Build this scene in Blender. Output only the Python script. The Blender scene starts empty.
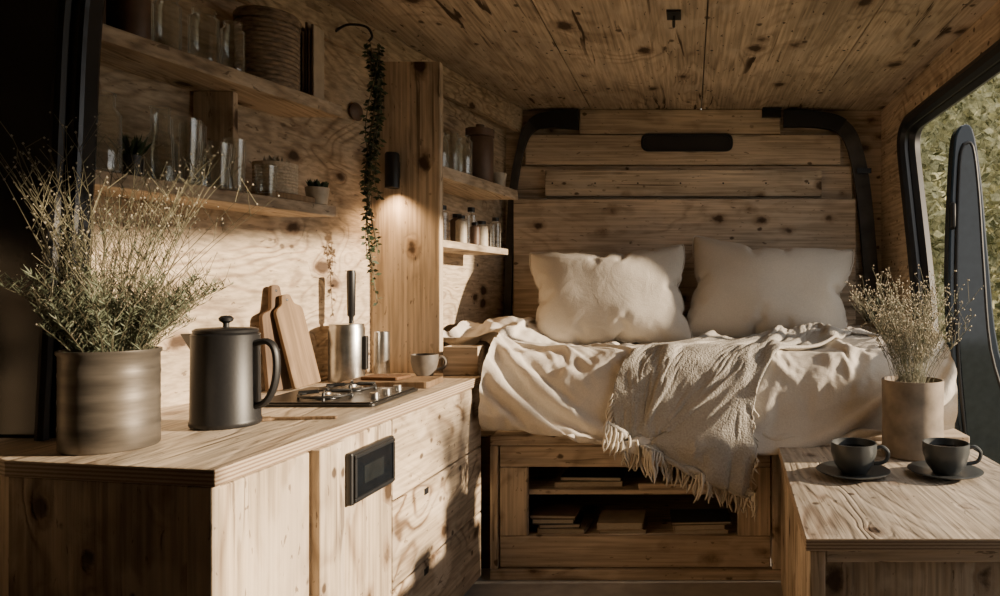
import bpy, bmesh, math, random
from mathutils import Vector, Matrix, noise
from mathutils.bvhtree import BVHTree
R = random.Random(7)
COL = bpy.context.scene.collection

# ------------------------------------------------------------------ geometry accumulator
class G:
    def __init__(s):
        s.v=[]; s.f=[]; s.m=[]
    def box(s,x0,x1,y0,y1,z0,z1,m=0):
        b=len(s.v)
        s.v+= [(x0,y0,z0),(x1,y0,z0),(x1,y1,z0),(x0,y1,z0),(x0,y0,z1),(x1,y0,z1),(x1,y1,z1),(x0,y1,z1)]
        for q in ((0,3,2,1),(4,5,6,7),(0,1,5,4),(1,2,6,5),(2,3,7,6),(3,0,4,7)):
            s.f.append(tuple(b+i for i in q)); s.m.append(m)
        return s
    def prism(s,pts,a,c,ax='Z',m=0,mside=None):
        b=len(s.v); n=len(pts)
        def P(p,h):
            return {'Z':(p[0],p[1],h),'Y':(p[0],h,p[1]),'X':(h,p[0],p[1])}[ax]
        s.v+=[P(p,a) for p in pts]+[P(p,c) for p in pts]
        s.f.append(tuple(b+i for i in range(n))[::-1]); s.m.append(m)
        s.f.append(tuple(b+n+i for i in range(n))); s.m.append(m)
        for i in range(n):
            j=(i+1)%n
            s.f.append((b+i,b+j,b+n+j,b+n+i)); s.m.append(m if mside is None else mside)
        return s
    def lathe(s,prof,n=32,c=(0,0,0),m=0):
        rings=[]
        for r,z in prof:
            if r<1e-6:
                rings.append([len(s.v)]); s.v.append((c[0],c[1],c[2]+z))
            else:
                st=len(s.v); rings.append(list(range(st,st+n)))
                for i in range(n):
                    a=2*math.pi*i/n
                    s.v.append((c[0]+r*math.cos(a),c[1]+r*math.sin(a),c[2]+z))
        for A,B in zip(rings,rings[1:]):
            if len(A)==1 and len(B)==1: continue
            for i in range(n):
                j=(i+1)%n
                if len(A)==1: s.f.append((A[0],B[j],B[i]))
                elif len(B)==1: s.f.append((A[i],A[j],B[0]))
                else: s.f.append((A[i],A[j],B[j],B[i]))
                s.m.append(m)
        return s
    def tube(s,pts,r,n=8,closed=False,m=0,flat=1.0):
        pts=[Vector(p) for p in pts]; k=len(pts)
        rad=r if isinstance(r,(list,tuple)) else [r]*k
        rings=[]; up=None
        for i,p in enumerate(pts):
            if closed: t=pts[(i+1)%k]-pts[i-1]
            else: t=pts[min(i+1,k-1)]-pts[max(i-1,0)]
            t.normalize()
            if up is None:
                up=Vector((0,0,1)) if abs(t.z)<.9 else Vector((1,0,0))
            u=(up-t*up.dot(t)).normalized(); w=t.cross(u); up=u
            st=len(s.v); rings.append(st)
            for q in range(n):
                a=2*math.pi*q/n
                s.v.append(tuple(p+u*math.cos(a)*rad[i]+w*math.sin(a)*rad[i]*flat))
        rr=range(k) if closed else range(k-1)
        for i in rr:
            A=rings[i];B=rings[(i+1)%k]
            for q in range(n):
                j=(q+1)%n
                s.f.append((A+q,A+j,B+j,B+q)); s.m.append(m)
        if not closed:
            s.f.append(tuple(rings[0]+q for q in range(n))[::-1]); s.m.append(m)
            s.f.append(tuple(rings[-1]+q for q in range(n))); s.m.append(m)
        return s
    def grid(s,fn,nu,nv,m=0,flip=False):
        b=len(s.v)
        for j in range(nv+1):
            for i in range(nu+1):
                s.v.append(tuple(fn(i/nu,j/nv)))
        for j in range(nv):
            for i in range(nu):
                a=b+j*(nu+1)+i
                q=(a,a+1,a+nu+2,a+nu+1)
                s.f.append(q[::-1] if flip else q); s.m.append(m)
        return s
    def octa(s,c,r,sz=1.0,m=0):
        b=len(s.v); x,y,z=c
        s.v+=[(x+r,y,z),(x-r,y,z),(x,y+r,z),(x,y-r,z),(x,y,z+r*sz),(x,y,z-r*sz)]
        for q in ((0,2,4),(2,1,4),(1,3,4),(3,0,4),(2,0,5),(1,2,5),(3,1,5),(0,3,5)):
            s.f.append(tuple(b+i for i in q)); s.m.append(m)
        return s
    def leaf(s,p,d,l,w,m=0):
        d=Vector(d).normalized(); p=Vector(p)
        o=d.cross(Vector((R.uniform(-1,1),R.uniform(-1,1),R.uniform(-1,1))))
        if o.length<1e-4: o=Vector((1,0,0))
        o.normalize(); b=len(s.v)
        s.v+=[tuple(p),tuple(p+d*l*.5+o*w),tuple(p+d*l),tuple(p+d*l*.5-o*w)]
        s.f.append((b,b+1,b+2,b+3)); s.m.append(m)
    def xf(s,M,st=0):
        for i in range(st,len(s.v)): s.v[i]=tuple(M@Vector(s.v[i]))
        return s

def setp(o,label=None,cat=None,group=None,kind=None):
    if label: o["label"]=label
    if cat: o["category"]=cat
    if group: o["group"]=group
    if kind: o["kind"]=kind

def make(g,name,mats,parent=None,loc=(0,0,0),rot=(0,0,0),bevel=0,smooth=False,sub=0,label=None,cat=None,group=None,kind=None,recalc=True,rebase=False):
    me=bpy.data.meshes.new(name)
    vs=g.v
    if rebase and parent is None:
        n=len(vs); cx=sum(v[0] for v in vs)/n; cy=sum(v[1] for v in vs)/n; cz=min(v[2] for v in vs)
        vs=[(v[0]-cx,v[1]-cy,v[2]-cz) for v in vs]; loc=(cx,cy,cz)
    me.from_pydata(vs,[],g.f)
    if not isinstance(mats,(list,tuple)): mats=[mats]
    for mm in mats: me.materials.append(mm)
    me.polygons.foreach_set('material_index',g.m)
    if recalc:
        bm=bmesh.new(); bm.from_mesh(me); bmesh.ops.recalc_face_normals(bm,faces=bm.faces); bm.to_mesh(me); bm.free()
    if smooth:
        me.polygons.foreach_set('use_smooth',[True]*len(me.polygons))
        if recalc: me.set_sharp_from_angle(angle=math.radians(42))
    me.update()
    o=bpy.data.objects.new(name,me); COL.objects.link(o)
    o.location=loc; o.rotation_euler=rot
    if parent: o.parent=parent
    if bevel:
        b=o.modifiers.new('bevel','BEVEL'); b.width=bevel; b.segments=2; b.limit_method='ANGLE'; b.angle_limit=math.radians(40)
    if sub:
        b=o.modifiers.new('sub','SUBSURF'); b.levels=sub; b.render_levels=sub
    setp(o,label,cat,group,kind)
    return o

def empty(name,loc,label,cat,group=None,rot=(0,0,0)):
    o=bpy.data.objects.new(name,None); COL.objects.link(o); o.location=loc; o.rotation_euler=rot
    o.empty_display_size=.05
    setp(o,label,cat,group); return o

def sst(a,b,x):
    t=min(1,max(0,(x-a)/(b-a))); return t*t*(3-2*t)
def nz(x,y,z=0): return noise.noise(Vector((x,y,z)))
# ------------------------------------------------------------------ cloth draping: settles a sheet, returns settled vertex positions
def settle(verts,faces,pins,frames,grav=1.0,shrink=-.1,bend=.5,tens=15,pressure=0,mass=.3,colliders=(),quality=6,drag=1.0):
    sc=bpy.context.scene
    me=bpy.data.meshes.new('tmp'); me.from_pydata([tuple(v) for v in verts],[],faces); me.update()
    o=bpy.data.objects.new('tmp',me); COL.objects.link(o)
    cols=[]
    for cv,cf in colliders:
        m2=bpy.data.meshes.new('tmpc'); m2.from_pydata([tuple(v) for v in cv],[],cf); m2.update()
        c=bpy.data.objects.new('tmpc',m2); COL.objects.link(c); c.modifiers.new('c','COLLISION')
        c.collision.thickness_outer=.005; c.collision.thickness_inner=.1; c.collision.cloth_friction=15; c.collision.damping=.5
        c.collision.use_culling=True; cols.append(c)
    if pins:
        vg=o.vertex_groups.new(name='pin'); vg.add(list(pins),1.0,'REPLACE')
    m=o.modifiers.new('cloth','CLOTH'); s=m.settings
    s.quality=quality; s.mass=mass; s.air_damping=drag
    s.tension_stiffness=tens; s.compression_stiffness=tens; s.shear_stiffness=tens*.4; s.bending_stiffness=bend
    s.tension_damping=8; s.compression_damping=8; s.shear_damping=6; s.bending_damping=.6
    s.shrink_min=shrink
    if pins: s.vertex_group_mass='pin'
    if pressure: s.use_pressure=True; s.uniform_pressure_force=pressure
    s.effector_weights.gravity=grav
    cs=m.collision_settings; cs.use_collision=bool(cols); cs.distance_min=.005; cs.collision_quality=4; cs.use_self_collision=False
    m.point_cache.frame_start=1; m.point_cache.frame_end=frames+1
    for f in range(1,frames+1): sc.frame_set(f)
    dg=bpy.context.evaluated_depsgraph_get(); ev=o.evaluated_get(dg); em=ev.to_mesh()
    out=[v.co.copy() for v in em.vertices]; ev.to_mesh_clear()
    for q in [o]+cols:
        d=q.data; bpy.data.objects.remove(q,do_unlink=True); bpy.data.meshes.remove(d)
    sc.frame_set(1)
    return out

# ------------------------------------------------------------------ materials
def nt(name):
    m=bpy.data.materials.new(name); m.use_nodes=True
    return m,m.node_tree,m.node_tree.nodes['Principled BSDF']
def plain(name,col,rough=.5,metal=0,nscale=40,namt=.15,bump=.1,spec=.5,stretch=None):
    m,t,b=nt(name)
    N=t.nodes; L=t.links
    tc=N.new('ShaderNodeTexCoord'); no=N.new('ShaderNodeTexNoise'); no.inputs['Scale'].default_value=nscale; no.inputs['Detail'].default_value=5
    src=tc.outputs['Object']
    if stretch:
        mp=N.new('ShaderNodeMapping'); mp.inputs['Scale'].default_value=stretch; L.new(src,mp.inputs[0]); src=mp.outputs[0]
    L.new(src,no.inputs['Vector'])
    mx=N.new('ShaderNodeMixRGB'); mx.blend_type='MULTIPLY'; mx.inputs[0].default_value=1
    rp=N.new('ShaderNodeValToRGB'); rp.color_ramp.elements[0].color=(1-namt*2,)*3+(1,); rp.color_ramp.elements[0].position=.3
    rp.color_ramp.elements[1].color=(1,1,1,1); rp.color_ramp.elements[1].position=.7
    L.new(no.outputs['Fac'],rp.inputs[0]); mx.inputs[1].default_value=(*col,1); L.new(rp.outputs[0],mx.inputs[2])
    L.new(mx.outputs[0],b.inputs['Base Color'])
    b.inputs['Roughness'].default_value=rough; b.inputs['Metallic'].default_value=metal
    b.inputs['Specular IOR Level'].default_value=spec
    if bump:
        bp=N.new('ShaderNodeBump'); bp.inputs['Strength'].default_value=bump; bp.inputs['Distance'].default_value=.002
        L.new(no.outputs['Fac'],bp.inputs['Height']); L.new(bp.outputs[0],b.inputs['Normal'])
    return m

def wood(name,light,dark,axis='Y',sc=1.0,freq=130,knots=1.0,rough=.68,streak=0.0,line=.55,rnd=True,speck=.6,swirl=.9,kdens=1.0,dusty=.45,tonal=.62):
    m,t,b=nt(name); N=t.nodes; L=t.links
    def math_(op,a,bb=None,c=None):
        n=N.new('ShaderNodeMath'); n.operation=op
        for i,x in enumerate((a,bb,c)):
            if x is None: continue
            if isinstance(x,(int,float)): n.inputs[i].default_value=x
            else: L.new(x,n.inputs[i])
        return n.outputs[0]
    def mapr(v,a,c,d,e):
        n=N.new('ShaderNodeMapRange'); n.interpolation_type='SMOOTHSTEP'
        L.new(v,n.inputs[0]); 
        for i,x in enumerate((a,c,d,e)): n.inputs[i+1].default_value=x
        return n.outputs[0]
    def mapping(al,ac):
        n=N.new('ShaderNodeMapping'); i='XYZ'.index(axis)
        s=[ac*sc]*3; s[i]=al*sc; n.inputs['Scale'].default_value=s
        L.new(vec,n.inputs[0]); return n.outputs[0]
    def over(base,fac,col):
        n=N.new('ShaderNodeMixRGB'); n.inputs[2].default_value=(*col,1); L.new(fac,n.inputs[0]); L.new(base,n.inputs[1]); return n.outputs[0]
    tc=N.new('ShaderNodeTexCoord'); vec=tc.outputs['Object']
    if rnd:
        oi=N.new('ShaderNodeObjectInfo'); va=N.new('ShaderNodeVectorMath'); va.operation='ADD'
        k=math_('MULTIPLY',oi.outputs['Random'],13.7); cb=N.new('ShaderNodeCombineXYZ')
        for i in range(3): L.new(k,cb.inputs[i])
        L.new(vec,va.inputs[0]); L.new(cb.outputs[0],va.inputs[1]); vec=va.outputs[0]
    def noise_(v,s,d=2,dist=0):
        n=N.new('ShaderNodeTexNoise'); n.inputs['Scale'].default_value=s; n.inputs['Detail'].default_value=d; n.inputs['Distortion'].default_value=dist
        L.new(v,n.inputs['Vector']); return n.outputs['Fac']
    def vor(scale,al,ac,thr):
        v=N.new('ShaderNodeTexVoronoi'); v.inputs['Scale'].default_value=scale; L.new(mapping(al,ac),v.inputs['Vector'])
        sp_=N.new('ShaderNodeSeparateColor'); L.new(v.outputs['Color'],sp_.inputs[0])
        return v.outputs['Distance'], mapr(sp_.outputs[0],thr,thr+.02,0,1), sp_.outputs[1]
    n1=noise_(mapping(swirl,3.0),1.0,3,.5)
    vd,vg_,vs_=vor(kdens*1.15,6.0,9.0,.46)
    wob=math_('MULTIPLY',noise_(vec,38,4),.22)
    dist=math_('ADD',math_('ADD',vd,math_('MULTIPLY',vs_,.12)),math_('SUBTRACT',wob,.18))
    infl=math_('MULTIPLY',mapr(dist,0,.45,1,0),vg_)
    field=math_('MULTIPLY',math_('ADD',n1,math_('MULTIPLY',infl,.06*knots)),freq)
    lines=math_('POWER',math_('MULTIPLY',math_('ADD',math_('SINE',field),1),.5),3.0)
    fib=noise_(mapping(4,110),1.0,4)
    tone=noise_(mapping(1.2,4),1.6,4)
    patch=mapr(noise_(mapping(1.6,5),1.3,4),.42,.62,.08,1)
    la=math_('MULTIPLY',math_('MULTIPLY',lines,patch),line)
    mx=N.new('ShaderNodeMixRGB'); mx.inputs[1].default_value=(*light,1); mx.inputs[2].default_value=(*dark,1); L.new(la,mx.inputs[0])
    m2=N.new('ShaderNodeMixRGB'); m2.blend_type='MULTIPLY'; m2.inputs[0].default_value=1
    L.new(mx.outputs[0],m2.inputs[1])
    tv=math_('MULTIPLY',mapr(fib,.3,.7,.66,1.12),mapr(tone,.3,.7,tonal,1.10))
    L.new(tv,m2.inputs[2])
    out=m2.outputs[0]
    dust=mapr(noise_(mapping(6,14),1.0,6,.4),.50,.62,0,dusty)
    out=over(out,dust,(light[0]*1.14,light[1]*1.20,light[2]*1.30))
    dd=(dark[0]*.28,dark[1]*.25,dark[2]*.22)
    if knots:
        out=over(out,math_('MULTIPLY',math_('MULTIPLY',mapr(dist,.12,.32,1,0),vg_),.6*min(1,knots)),dark)
        kn=math_('MULTIPLY',math_('MULTIPLY',mapr(dist,.08,.18,1,0),vg_),min(1,.92*knots)); out=over(out,kn,dd)
        d2,g2,_=vor(kdens*2.7,6.5,9.0,.84)
        d2=math_('ADD',d2,math_('SUBTRACT',math_('MULTIPLY',noise_(vec,70,2),.20),.12))
        out=over(out,math_('MULTIPLY',mapr(d2,.08,.20,1,0),math_('MULTIPLY',g2,.85*min(1,knots))),dd)
    else: kn=math_('MULTIPLY',dist,0)
    if speck:
        sp=mapr(noise_(mapping(30,90),1.0,4,.5),.65,.70,0,speck); out=over(out,sp,dd)
    ck=mapr(noise_(mapping(1.8,42),1.0,5,.9),.615,.65,0,.75)
    cg=mapr(noise_(mapping(2.1,6),1.0,2),.54,.62,0,1)
    out=over(out,math_('MULTIPLY',ck,math_('MULTIPLY',cg,.75)),dd)
    if streak:
        st=mapr(noise_(mapping(3.0,26),1.0,6,1.3),.59,.65,0,1)
        gate=mapr(noise_(mapping(1.3,7),1.0,3),.50,.60,0,streak)
        out=over(out,math_('MULTIPLY',st,gate),dd)
    L.new(out,b.inputs['Base Color'])
    b.inputs['Roughness'].default_value=rough; b.inputs['Specular IOR Level'].default_value=.2
    h=math_('SUBTRACT',math_('MULTIPLY',fib,.7),math_('ADD',math_('MULTIPLY',lines,.4),kn))
    bp=N.new('ShaderNodeBump'); bp.inputs['Strength'].default_value=.7; bp.inputs['Distance'].default_value=.003
    L.new(h,bp.inputs['Height']); L.new(bp.outputs[0],b.inputs['Normal'])
    return m

def ply(name,light,dark):
    m,t,b=nt(name); N=t.nodes; L=t.links
    tc=N.new('ShaderNodeTexCoord'); w=N.new('ShaderNodeTexWave'); w.bands_direction='Z'; w.inputs['Scale'].default_value=55; w.inputs['Distortion'].default_value=.8
    w.inputs['Detail Scale'].default_value=3
    L.new(tc.outputs['Object'],w.inputs['Vector'])
    rp=N.new('ShaderNodeValToRGB'); rp.color_ramp.elements[0].color=(*dark,1); rp.color_ramp.elements[1].color=(*light,1)
    L.new(w.outputs['Fac'],rp.inputs[0]); L.new(rp.outputs[0],b.inputs['Base Color']); b.inputs['Roughness'].default_value=.7
    return m

def fabric(name,col,weave=320,bump=.25,var=.08,crease=.25,cscale=16,wd=.0015):
    m,t,b=nt(name); N=t.nodes; L=t.links
    tc=N.new('ShaderNodeTexCoord')
    n1=N.new('ShaderNodeTexNoise'); n1.inputs['Scale'].default_value=6; n1.inputs['Detail'].default_value=5
    n2=N.new('ShaderNodeTexNoise'); n2.inputs['Scale'].default_value=weave; n2.inputs['Detail'].default_value=2
    n3=N.new('ShaderNodeTexNoise'); n3.inputs['Scale'].default_value=cscale; n3.inputs['Detail'].default_value=4; n3.inputs['Distortion'].default_value=1.6
    for q in (n1,n2,n3): L.new(tc.outputs['Object'],q.inputs['Vector'])
    rp=N.new('ShaderNodeValToRGB'); rp.color_ramp.elements[0].color=tuple(c*(1-var*2) for c in col)+(1,); rp.color_ramp.elements[1].color=tuple(min(1,c*(1+var*.3)) for c in col)+(1,)
    rp.color_ramp.elements[0].position=.3; rp.color_ramp.elements[1].position=.7
    av=N.new('ShaderNodeMixRGB'); av.inputs[0].default_value=.5; L.new(n1.outputs['Fac'],av.inputs[1]); L.new(n2.outputs['Fac'],av.inputs[2])
    L.new(av.outputs[0],rp.inputs[0]); L.new(rp.outputs[0],b.inputs['Base Color'])
    b.inputs['Roughness'].default_value=1; b.inputs['Specular IOR Level'].default_value=.05
    b1=N.new('ShaderNodeBump'); b1.inputs['Strength'].default_value=crease; b1.inputs['Distance'].default_value=.008
    L.new(n3.outputs['Fac'],b1.inputs['Height'])
    bp=N.new('ShaderNodeBump'); bp.inputs['Strength'].default_value=bump; bp.inputs['Distance'].default_value=wd
    L.new(n2.outputs['Fac'],bp.inputs['Height']); L.new(b1.outputs[0],bp.inputs['Normal']); L.new(bp.outputs[0],b.inputs['Normal'])
    return m

LT=(.53,.42,.305); DK=(.185,.118,.072)
W_wall=wood('pine_wall',(.57,.45,.32),(.20,.125,.075),'Y',freq=170,line=.6,knots=1.0,rnd=False,swirl=1.3,kdens=1.1,dusty=.25,tonal=.76)
W_ceil=wood('pine_ceiling',(.50,.405,.305),(.15,.10,.066),'Y',freq=110,streak=1,line=.45,knots=1.0,rnd=False,speck=.9,kdens=.8,swirl=1.1,dusty=.3,tonal=.7)
W_x=wood('pine_cross',(.57,.455,.335),DK,'X',freq=80,line=.35,dusty=.3,tonal=.78,kdens=.95,swirl=1.3)
W_y=wood('pine_long',LT,DK,'Y',freq=110,line=.6)
W_z=wood('pine_upright',(.60,.48,.35),DK,'Z',freq=90,line=.35,swirl=1.3,streak=.4,dusty=.3,tonal=.80)
W_cab=wood('pine_cabinet',(.60,.475,.34),(.19,.12,.07),'Z',freq=100,line=.7,knots=1.0,kdens=1.05)
W_cabx=wood('pine_drawer',(.60,.475,.34),(.19,.12,.07),'Y',freq=130,line=.95,knots=1.0,swirl=1.4,kdens=1.0)
W_top=wood('worktop_pine',(.62,.51,.385),(.26,.17,.11),'Y',freq=90,line=.5,knots=.6,rough=.42,dusty=.3,tonal=.75)
W_bench=wood('bench_pine',(.52,.44,.35),(.18,.12,.085),'Y',freq=120,line=.7,knots=1,rough=.48,dusty=.3)
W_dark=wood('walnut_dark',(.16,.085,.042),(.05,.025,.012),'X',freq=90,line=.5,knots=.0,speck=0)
W_mid=wood('oak_board',(.27,.18,.105),(.13,.075,.038),'Z',freq=70,line=.5,knots=.0,speck=0)
W_red=wood('acacia',(.155,.10,.062),(.07,.042,.025),'Z',freq=70,line=.5,knots=0,speck=0)
PLY=ply('ply_edge',(.50,.39,.28),(.22,.145,.09))
M_black=plain('black_matte',(.012,.012,.013),.45,nscale=200,bump=.05)
M_rubber=plain('black_rubber',(.012,.013,.015),.45,bump=.03)
M_pillar=plain('worn_pillar_paint',(.075,.070,.064),.6,nscale=14,namt=.35,bump=.2)
M_dark=plain('dark_recess',(.02,.018,.017),.6,nscale=14,namt=.2,bump=.1)
M_body=plain('van_dark_paint',(.012,.015,.02),.25,nscale=8,bump=0)
M_blue=plain('van_blue_paint',(.022,.036,.052),.25,nscale=8,bump=0)
M_steel=plain('brushed_steel',(.50,.49,.47),.32,1.0,nscale=60,bump=.05)
M_tray=plain('dull_steel',(.07,.068,.065),.40,.9,nscale=60,bump=.05)
M_iron=plain('cast_iron',(.02,.02,.02),.5,.3,bump=.1)
M_zinc=plain('weathered_zinc',(.19,.165,.135),.45,.5,nscale=7,namt=.36,bump=.4,stretch=(1,1,6))
M_zinc2=plain('beige_stoneware',(.30,.24,.18),.75,0,nscale=18,namt=.28,bump=.8)
M_cer=plain('charcoal_ceramic',(.045,.05,.052),.38,nscale=60,bump=.08)
M_cer2=plain('grey_ceramic',(.16,.14,.12),.5,nscale=60,bump=.08)
M_cream=plain('cream_ceramic',(.55,.48,.38),.5,nscale=60,bump=.05)
M_brown=plain('brown_ceramic',(.13,.08,.055),.5,nscale=40,bump=.1)
M_drum=plain('woven_brown_basket',(.33,.245,.17),.75,nscale=60,namt=.35,bump=.9,stretch=(1,1,3))
M_soil=plain('soil',(.03,.02,.012),.95,nscale=150,bump=.8)
M_coffee=plain('coffee',(.02,.008,.004),.15,bump=0)
M_paper=plain('paper_pages',(.55,.48,.37),.9,nscale=90,stretch=(1,1,12))
M_bk=[plain('book_%d'%i,c,.6,nscale=30) for i,c in enumerate([(.17,.11,.075),(.06,.065,.07),(.50,.41,.30),(.34,.26,.18),(.05,.05,.045)])]
M_stem=plain('dry_stem',(.17,.155,.095),.8,nscale=50)
M_needle=plain('grey_green_leaf',(.14,.165,.10),.7,nscale=30,namt=.25)
M_bud=plain('dried_bud',(.40,.36,.27),.85,nscale=60,namt=.25)
M_budp=plain('pale_dried_bud',(.52,.46,.34),.85,nscale=60,namt=.25)
M_vine=plain('vine_leaf',(.05,.085,.035),.6,nscale=40,namt=.3)
M_floor=plain('grey_floor',(.42,.40,.38),.6,nscale=20)
M_wicker=plain('woven_cane',(.64,.54,.41),.8,nscale=180,namt=.2,bump=.8)
F_duvet=fabric('linen_duvet',(.72,.655,.57),weave=260,bump=.5,crease=.55,cscale=12,var=.10)
F_pil=fabric('linen_pillow',(.62,.565,.49),weave=260,bump=.4,crease=.35,cscale=11,var=.10)
F_throw=fabric('woven_throw',(.50,.465,.41),weave=200,bump=1.0,var=.18,crease=.1,wd=.004)
F_fringe=fabric('throw_fringe',(.66,.60,.51),weave=200,bump=.5,var=.1,crease=0)
F_grey=fabric('grey_blanket',(.50,.46,.41),crease=.6)
F_matt=fabric('mattress_cloth',(.5,.45,.38))
def glassm():
    m,t,b=nt('clear_glass'); N=t.nodes; L=t.links
    tr=N.new('ShaderNodeBsdfTransparent'); tr.inputs[0].default_value=(.975,.985,.975,1)
    gl=N.new('ShaderNodeBsdfGlossy'); gl.inputs['Roughness'].default_value=.05; gl.inputs[0].default_value=(1,1,.98,1)
    lw=N.new('ShaderNodeLayerWeight'); lw.inputs['Blend'].default_value=.5
    pw=N.new('ShaderNodeMath'); pw.operation='POWER'; L.new(lw.outputs['Facing'],pw.inputs[0]); pw.inputs[1].default_value=4
    no=N.new('ShaderNodeTexNoise'); no.inputs['Scale'].default_value=60
    mr=N.new('ShaderNodeMapRange'); L.new(pw.outputs[0],mr.inputs[0]); mr.inputs[3].default_value=.09; mr.inputs[4].default_value=.95
    mx=N.new('ShaderNodeMixShader'); L.new(mr.outputs[0],mx.inputs[0]); L.new(tr.outputs[0],mx.inputs[1]); L.new(gl.outputs[0],mx.inputs[2])
    df=N.new('ShaderNodeBsdfTranslucent'); df.inputs[0].default_value=(1,1,.95,1); m2=N.new('ShaderNodeMixShader')
    m3=N.new('ShaderNodeMapRange'); L.new(pw.outputs[0],m3.inputs[0]); m3.inputs[3].default_value=.03; m3.inputs[4].default_value=.7; L.new(m3.outputs[0],m2.inputs[0])
    L.new(mx.outputs[0],m2.inputs[1]); L.new(df.outputs[0],m2.inputs[2]); L.new(m2.outputs[0],N['Material Output'].inputs[0]); return m
M_glass=glassm()
def emit(name,col,s):
    m,t,b=nt(name); b.inputs['Emission Color'].default_value=(*col,1); b.inputs['Emission Strength'].default_value=s; b.inputs['Base Color'].default_value=(*col,1); return m
M_bulb=emit('warm_bulb',(1,.62,.3),10)
M_screen=plain('dark_glass_screen',(.008,.010,.013),.15,bump=0)
M_lcd=plain('lcd',(.016,.019,.021),.25,bump=0)
def leafm():
    m,t,b=nt('hedge_leaf'); N=t.nodes; L=t.links
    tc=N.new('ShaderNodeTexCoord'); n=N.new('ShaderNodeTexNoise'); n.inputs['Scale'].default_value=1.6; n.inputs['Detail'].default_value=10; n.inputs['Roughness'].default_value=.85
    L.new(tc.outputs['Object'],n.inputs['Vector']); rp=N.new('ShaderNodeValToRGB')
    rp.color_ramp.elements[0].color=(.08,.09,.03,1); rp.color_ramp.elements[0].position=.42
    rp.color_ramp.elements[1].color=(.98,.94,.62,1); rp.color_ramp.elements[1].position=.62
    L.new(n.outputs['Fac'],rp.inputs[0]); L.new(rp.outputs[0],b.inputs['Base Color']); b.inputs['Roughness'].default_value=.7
    tr=N.new('ShaderNodeBsdfTranslucent'); L.new(rp.outputs[0],tr.inputs[0]); mx=N.new('ShaderNodeMixShader'); mx.inputs[0].default_value=.5
    L.new(b.outputs[0],mx.inputs[1]); L.new(tr.outputs[0],mx.inputs[2]); L.new(mx.outputs[0],t.nodes['Material Output'].inputs[0]); return m
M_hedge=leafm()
M_ground=plain('grass_ground',(.16,.15,.07),.9,nscale=4,namt=.3)

# ------------------------------------------------------------------ bedding (settled before the rest exists)
FY=1.945; RZ=.140; TZ=.650; Q=RZ*math.pi/2
def path(s):
    if s<0: return Vector((0,FY+RZ-s,TZ)),Vector((0,0,1))
    if s<Q:
        a=s/RZ; return Vector((0,FY+RZ-RZ*math.sin(a),TZ-RZ+RZ*math.cos(a))),Vector((0,-math.sin(a),math.cos(a)))
    return Vector((0,FY,TZ-RZ-(s-Q))),Vector((0,-1,0))
SE=Q+.074
def topz(x,yb):
    d=-.018*sst(.12,.45,yb)
    d+=.045*math.exp(-((x-.47)/.18)**2-((yb-.38)/.13)**2)
    d+=.085*math.exp(-((x+.68)/.17)**2-((yb-.50)/.22)**2)
    d+=.022*nz(x*4,yb*4,6)
    return d
def base(x,s):
    p,n=path(s); p.x=x
    return p+n*topz(x,-s) if s<0 else p, n
gc=G(); 
def sup(u,v):
    x=-.90+1.76*u; s=-.90+v*(.90+Q+.18); p,n=base(x,s)
    bump_=.012*nz(x*6,s*6,3)+.008*nz(x*11,s*11,8)
    return p-n*(.016-bump_)
gc.grid(sup,90,80,flip=True)
NU,NV=128,112
def duv(u,v):
    s=-.825+v*(.825+SE)
    y=FY+RZ-s if s<0 else 2.0
    k=sst(2.105,2.20,y)
    xl=-.575-.235*k; xr=.735+.03*k; x=xl+(xr-xl)*u
    p,n=base(x,s)
    low=max(0,(s-(SE-.06))/.06)
    return p+n*(.022+.022*nz(x*5,s*5,2)+.010*nz(x*12,s*12,5)+.018*(1-low)-.030*low*low)
gd=G(); gd.grid(duv,NU,NV,flip=True)
pins=list(range(0,NU+1))+list(range(NV*(NU+1),(NV+1)*(NU+1)))
pins+=[j*(NU+1) for j in range(0,NV,2)]+[j*(NU+1)+NU for j in range(0,NV,2)]
dv_=settle(gd.v,gd.f,pins,26,grav=.6,shrink=-.085,bend=3.5,tens=15,colliders=[(gc.v,gc.f)])
out=[]
for v in dv_:
    a=nz(v.x*7+.3*nz(v.y*7,v.z*7,1),v.y*7,v.z*7); rr_=math.exp(-(a*7)**2)
    b_=nz(v.x*15,v.y*15+3,v.z*15)
    out.append((v.x,v.y-.004*rr_-.003*b_,v.z+.006*rr_+.004*b_))
gd.v=out
do_=make(gd,'duvet',F_duvet,smooth=True,recalc=False,sub=1,label='rumpled puffy cream linen duvet draped over the bed edge',cat='duvet')
bvh=BVHTree.FromPolygons([Vector(v) for v in gd.v],gd.f)
def onto(p,n,off):
    h=bvh.ray_cast(p+n*.25,-n,.45)
    return (h[0]+n*off) if h[0] is not None else p+n*(off+.01)
TU,TV=72,112
def thr(s_,t):
    end=Q+(TZ-RZ-(.480-.190*s_**.8)); st_=-.40+.06*math.sin(s_*5)
    s=st_+(end-st_)*t
    k=sst(-.36,.16,s)
    x0=.04*(1-k)-.215*k; x1=.56*(1-k)+.185*k
    if s>Q: x0-=(s-Q)*.25; x1-=(s-Q)*.05
    x=x0+(x1-x0)*s_
    p,n=base(x,s)
    wv=.014*math.sin(s_*18+2*t)+.006*math.sin(s_*37+2)
    if s>SE-.05: 
        q=Vector((x,FY-.052,p.z)); return q+Vector((0,-wv*1.4,0))
    return onto(p,n,.026+wv*.6+.004*nz(s_*9,t*9,2))
gt=G(); gt.grid(thr,TU,TV,flip=True)
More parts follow.
